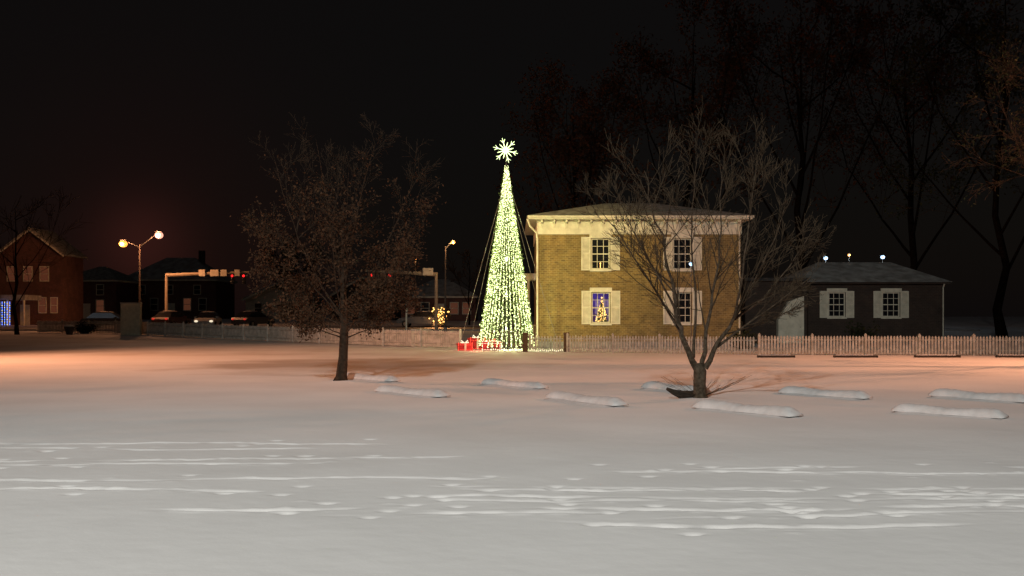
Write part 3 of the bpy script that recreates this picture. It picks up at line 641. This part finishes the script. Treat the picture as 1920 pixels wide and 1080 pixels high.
# ---------------- houses far left
def fwin(par,x,z,w,h,y,pane,fm='white'):
    f=MB(); t=.09; f.bb(x-w/2-t,x-w/2,y-.06,y-.004,z-t,z+h+t); f.bb(x+w/2,x+w/2+t,y-.06,y-.004,z-t,z+h+t); f.bb(x-w/2,x+w/2,y-.06,y-.004,z+h,z+h+t); f.bb(x-w/2,x+w/2,y-.06,y-.004,z-t,z); f.bb(x-w/2,x+w/2,y-.055,y-.03,z+h/2-.03,z+h/2+.03)
    o=f.build('window',fm,par); MB().bb(x-w/2,x+w/2,y-.028,y-.006,z,z+h).build('pane',pane,o)
def house(label,px,Y,w,d,he,hr,kind,wm,rm,wins,door=None,name='house',rz=0,chim=None):
    x=xat(px,Y); root=thing(name,label,'house',(x,Y,gh(x,Y)),rz)
    b=MB(); b.bb(-w/2,w/2,0,d,-.5,he)
    if kind=='gable': b.prism([(-w/2,he+.001),(0,hr),(w/2,he+.001)],.001,d-.001)
    b.build('wall',wm,root)
    if kind=='gable':
        q=MB(); t=.18
        for s in(-1,1): q.prism([(s*(w/2+.35),he-.15),(s*(w/2+.35),he-.15+t),(0,hr+t+.05),(0,hr+.05)][::s],-.4,d+.3)
        ro=q.build('roof',rm,root)
        tr=MB()
        for s in(-1,1): tr.prism([(s*(w/2+.3),he-.3),(s*(w/2+.3),he-.1),(0,hr+.03),(0,hr-.17)][::s],-.44,-.402)
        tr.build('bargeboard','white',root)
    else: ro=hip(root,-w/2-.4,w/2+.4,-.4,d+.4,he+.002,hr,min(w,d)*.5,rm); MB().bb(-w/2-.35,w/2+.35,-.35,d+.35,he-.2,he-.002).build('eave','white',root)
    if chim: MB().bb(chim-.35,chim+.35,d*.4,d*.4+.7,he,hr+.9).build('chimney','darkbrick',ro)
    for (wx,wz,ww,wh,pn) in wins: fwin(root,wx,wz,ww,wh,0,pn)
    if door is not None:
        dm=MB(); dm.bb(door-.5,door+.5,-.05,-.004,0,2.1); q=dm.build('door','white',root); MB().octa((door+.4,-.08,1),.05).build('door_handle','metal',q)
    return root
ha=house('red brick gabled house with reddish lit windows at the far left edge',58,105,6.6,5,7.3,9.9,'gable','redbrick','roof',[(-2.0,4.6,.8,1.4,'litpane'),(-.3,4.6,.8,1.4,'litpane'),(1.4,4.6,.8,1.4,'litpane'),(1.2,1.3,.7,1.5,'litpane'),(2.4,1.3,.6,1.5,'litpane')],-.6)
pr=thing('porch','white flat roofed porch with blue string lights at the far left edge','porch',(xat(20,101),101,gh(0,101))); MB().bb(-3,1.9,-1,2.5,2.6,3.1).build('roof','roofsnow',pr)
for x in(-1.2,0.1,1.7): MB().cyl((x,-.8,0),.12,2.6,8).build('column','white',pr)
bs=thing('light_curtain','curtain of blue and white lights hanging in the far left porch','string lights',(xat(9,99.8),99.8,gh(0,99)+.1)); b1=MB(); b2=MB(); w=MB()
for i in range(5):
    w.tube([Vector((-.5+i*.25,0,0)),Vector((-.5+i*.25,0,2.4))],.012,3)
    for k in range(14): (b1 if (k+i)%3 else b2).octa((-.5+i*.25,-.03,.1+k*.17),.055)
w.build('wire','tinsel',bs); b1.build('blue_bulbs','bluebulb',bs); b2.build('white_bulbs','whitebulb',bs)
house('dark two storey brick house with hipped snowy roof behind the twin lamp',318,132,12,9,5.2,8.3,'hip','redbrick','roofsnow',[(-4.2,1.2,.9,1.5,'darkglass'),(-2,1.2,.9,1.5,'darkglass'),(2.3,1.2,.9,1.5,'litpane'),(4.3,1.2,.9,1.5,'darkglass'),(-3.6,3.3,.8,1.1,'darkglass'),(0,3.3,.8,1.1,'darkglass'),(3.6,3.3,.8,1.1,'darkglass')],.2,chim=3)
house('low pale house with snowy gabled roof behind the brown leaved tree',520,128,8,8,2.7,4.6,'gable','beige','roofsnow',[(-2.4,.9,.9,1.2,'darkglass'),(2.2,.9,.9,1.2,'litpane')],0)
house('dark brick house between the gabled house and the twin lamp',165,125,7,9,5.0,6.9,'hip','redbrick','roof',[(-2,1.1,.9,1.4,'darkglass'),(1.5,1.1,.9,1.4,'litpane'),(-2,3.2,.8,1.2,'darkglass'),(1.5,3.2,.8,1.2,'darkglass')],-.2)
house('dim house with lit windows in the gap left of the light tree',822,122,9,8,3.0,5.2,'hip','redbrick','roofsnow',[(-3.2,.9,.9,1.3,'litpane'),(-1.6,.9,.9,1.3,'darkglass'),(1.9,.9,.9,1.3,'litpane'),(3.4,.9,.9,1.3,'litpane')],.2)
house('dark low house behind the brown leaved tree trunk',680,126,8,8,3.0,5.4,'gable','darkbrick','roof',[(-2.4,.9,.9,1.2,'darkglass'),(2.2,.9,.9,1.2,'litpane')],0)
pl=thing('planter','dark round planter pot on the snow in front of the far left fence','planter',(xat(130,78),78,gh(0,78))); MB().tube([Vector((0,0,0)),Vector((0,0,.1)),Vector((0,0,.55)),Vector((0,0,.62))],[.2,.24,.38,.42],12,True).build('pot','dmetal',pl)
c=MB(); c.ell((0,0,.64),.36,.36,.12); c.build('snow_cap','snow',pl,True)
# ---------------- cars
def car(label,paint,px,Y,rz,front='headl',rear='taill',first=None):
    x=xat(px,Y); root=thing('parked_car',label,'car',(x,Y,gh(x,Y)+.03),rz,'cars on the road behind the left fence')
    b=MB(); prof=[(-2.2,.35),(-2.25,.75),(-2.1,.95),(-1.3,1.0),(1.0,1.0),(1.9,.88),(2.2,.7),(2.25,.38)]
    b.prism(prof,-.86,.86); b.build('body',paint,root)
    gl=MB()
    lo=[(-1.75,1.0),(-1.2,1.46),(.35,1.46),(1.15,1.0)]
    for y,k in((-.82,-.62),(.82,.62)):
        for i,(a,z) in enumerate(lo): gl.v.append((a,y if i in(0,3) else k,z))
    gl.f+=[(0,1,2,3),(7,6,5,4),(0,4,5,1),(2,6,7,3),(3,7,4,0)]; gl.build('windows','darkglass',root)
    rf=MB(); rf.bb(-1.22,.37,-.63,.63,1.461,1.49); rf.build('roof_panel',paint,root)
    c=MB(); c.ell((-.4,0,1.49),.85,.62,.10); c.build('snow_cap','carsnow',root,True)
    for wx in(-1.4,1.4):
        for wy in(-.86,.86):
            t=MB(); t.tube([Vector((wx,wy-.1,.33)),Vector((wx,wy+.1,.33))],.33,14,True); wo=t.build('wheel','rubber',root); q=MB(); q.tube([Vector((wx,wy-.115,.33)),Vector((wx,wy+.115,.33))],.19,10,True); q.build('rim','metal',wo)
    for wy in(-.65,.65):
        q=MB(); q.ell((2.2,wy,.68),.07,.17,.1,10,6); q.build('headlight',front,root); q=MB(); q.ell((-2.22,wy,.78),.05,.16,.09,10,6); q.build('tail_light',rear,root)
    for wy in(-.95,.95): MB().bb(.75,.95,wy-.1,wy+.1,.95,1.1).build('mirror',paint,root)
car('white car with both headlights lit facing the camera, left of the signal arm end','carwhite',390,92,-1.45)
car('dark car seen from the side beneath the twin street lamp','carpaint',205,90,.05,'offlens','offlens')
car('dark red car with tail lights lit beside the signal pole','cardark',322,96,1.4)
car('grey car with one tail light showing behind the low pale house fence','carpaint',475,95,1.2)
car('dark car side on between brown leaved tree and light tree','carpaint',790,96,3.1,'offlens','taill')
# ---------------- off-frame lamps that light the snow
PL=thing('street_lamp','tall high mast parking lot lamp on a steel pole behind the viewpoint','street lamp',(-10,-25,0))
MB().cyl((0,0,0),.4,.6,12).build('base','conc',PL); MB().cyl((0,0,.6),.2,23.6,12,.1).build('pole','metal',PL)
for s in(-.7,.7):
    MB().tube([Vector((0,0,24)),Vector((s,.2,24.3))],.05,6).build('arm','metal',PL); MB().bb(s-.25,s+.25,0,.6,24.3,24.45).build('lamp_head','dmetal',PL)
light('SPOT',(.7,.4,23.8),68000,(1,.985,.935),.4,PL,(11,50,0),54,1)
light('SPOT',(-.7,.4,23.8),200000,(1,.79,.24),.3,PL,(2.6+10,58+25,5.2),9.5,1)  # added unseen spot, narrow yellow beam that brightens the brick house front
for (x,y,l,tx,ty,pw,cn) in ((-38,42,'sodium street lamp standing beyond the left edge of the snow field',-8,43,60000,85),(36,38,'sodium street lamp standing beyond the right edge of the snow field',8,39,46000,82)):
    root=thing('street_lamp',l,'street lamp',(x,y,0)); MB().cyl((0,0,0),.12,14,10,.07).build('pole','metal',root); MB().bb(-.3,.3,-.2,.2,14,14.15).build('lamp_head','dmetal',root)
    light('SPOT',(0,0,13.7),pw,(1,.40,.20),.3,root,(tx-x,ty-y,0),cn,1)
# ---------------- sky
wd=bpy.data.worlds.new('World'); SC.world=wd; wd.use_nodes=True; nt=wd.node_tree; bg=nt.nodes['Background']; out=nt.nodes['World Output']
sk=nt.nodes.new('ShaderNodeTexSky'); sk.sky_type='NISHITA'; sk.sun_disc=False; sk.sun_elevation=R(2); sk.sun_rotation=R(200)
nt.links.new(sk.outputs[0],bg.inputs[0]); bg.inputs[1].default_value=.0005
tc=nt.nodes.new('ShaderNodeTexCoord')
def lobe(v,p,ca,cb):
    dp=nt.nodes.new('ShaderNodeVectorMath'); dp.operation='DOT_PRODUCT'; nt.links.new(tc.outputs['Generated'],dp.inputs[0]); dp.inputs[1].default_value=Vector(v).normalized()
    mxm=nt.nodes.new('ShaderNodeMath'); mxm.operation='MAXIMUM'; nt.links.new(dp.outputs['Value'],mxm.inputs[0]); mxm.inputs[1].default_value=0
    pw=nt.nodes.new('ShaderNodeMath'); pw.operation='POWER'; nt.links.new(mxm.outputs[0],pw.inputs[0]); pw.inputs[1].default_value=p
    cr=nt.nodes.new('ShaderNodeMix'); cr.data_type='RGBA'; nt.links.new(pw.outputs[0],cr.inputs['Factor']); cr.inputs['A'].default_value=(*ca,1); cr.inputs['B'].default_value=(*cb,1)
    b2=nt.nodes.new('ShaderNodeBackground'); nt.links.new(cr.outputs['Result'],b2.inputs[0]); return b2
l1=lobe((-.365,1,.05),90,(.0034,.0028,.0028),(.008,.0030,.0028)); lamp_halo=lobe((-.365,1,.075),1300,(0,0,0),(.018,.004,.003))  # street lamp glow and halo painted into the sky colour behind the twin lamp
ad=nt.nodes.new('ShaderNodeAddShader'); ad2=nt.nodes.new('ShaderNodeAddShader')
nt.links.new(bg.outputs[0],ad.inputs[0]); nt.links.new(l1.outputs[0],ad.inputs[1]); nt.links.new(ad.outputs[0],ad2.inputs[0]); nt.links.new(lamp_halo.outputs[0],ad2.inputs[1]); nt.links.new(ad2.outputs[0],out.inputs[0])
sl=bpy.data.lights.new('sun','SUN'); sl.energy=.02; sl.angle=R(10); sl.color=(.85,.9,1); so=bpy.data.objects.new('sun',sl); COL.objects.link(so); so.rotation_euler=(R(50),0,R(-25))
# ---------------- camera
cam=bpy.data.cameras.new('camera'); co=bpy.data.objects.new('camera',cam); COL.objects.link(co); SC.camera=co
co.location=(0,0,EYE); co.rotation_euler=(R(90),0,0); cam.sensor_width=36; cam.lens=36*F/1920; cam.shift_y=58/1920; cam.clip_end=2000
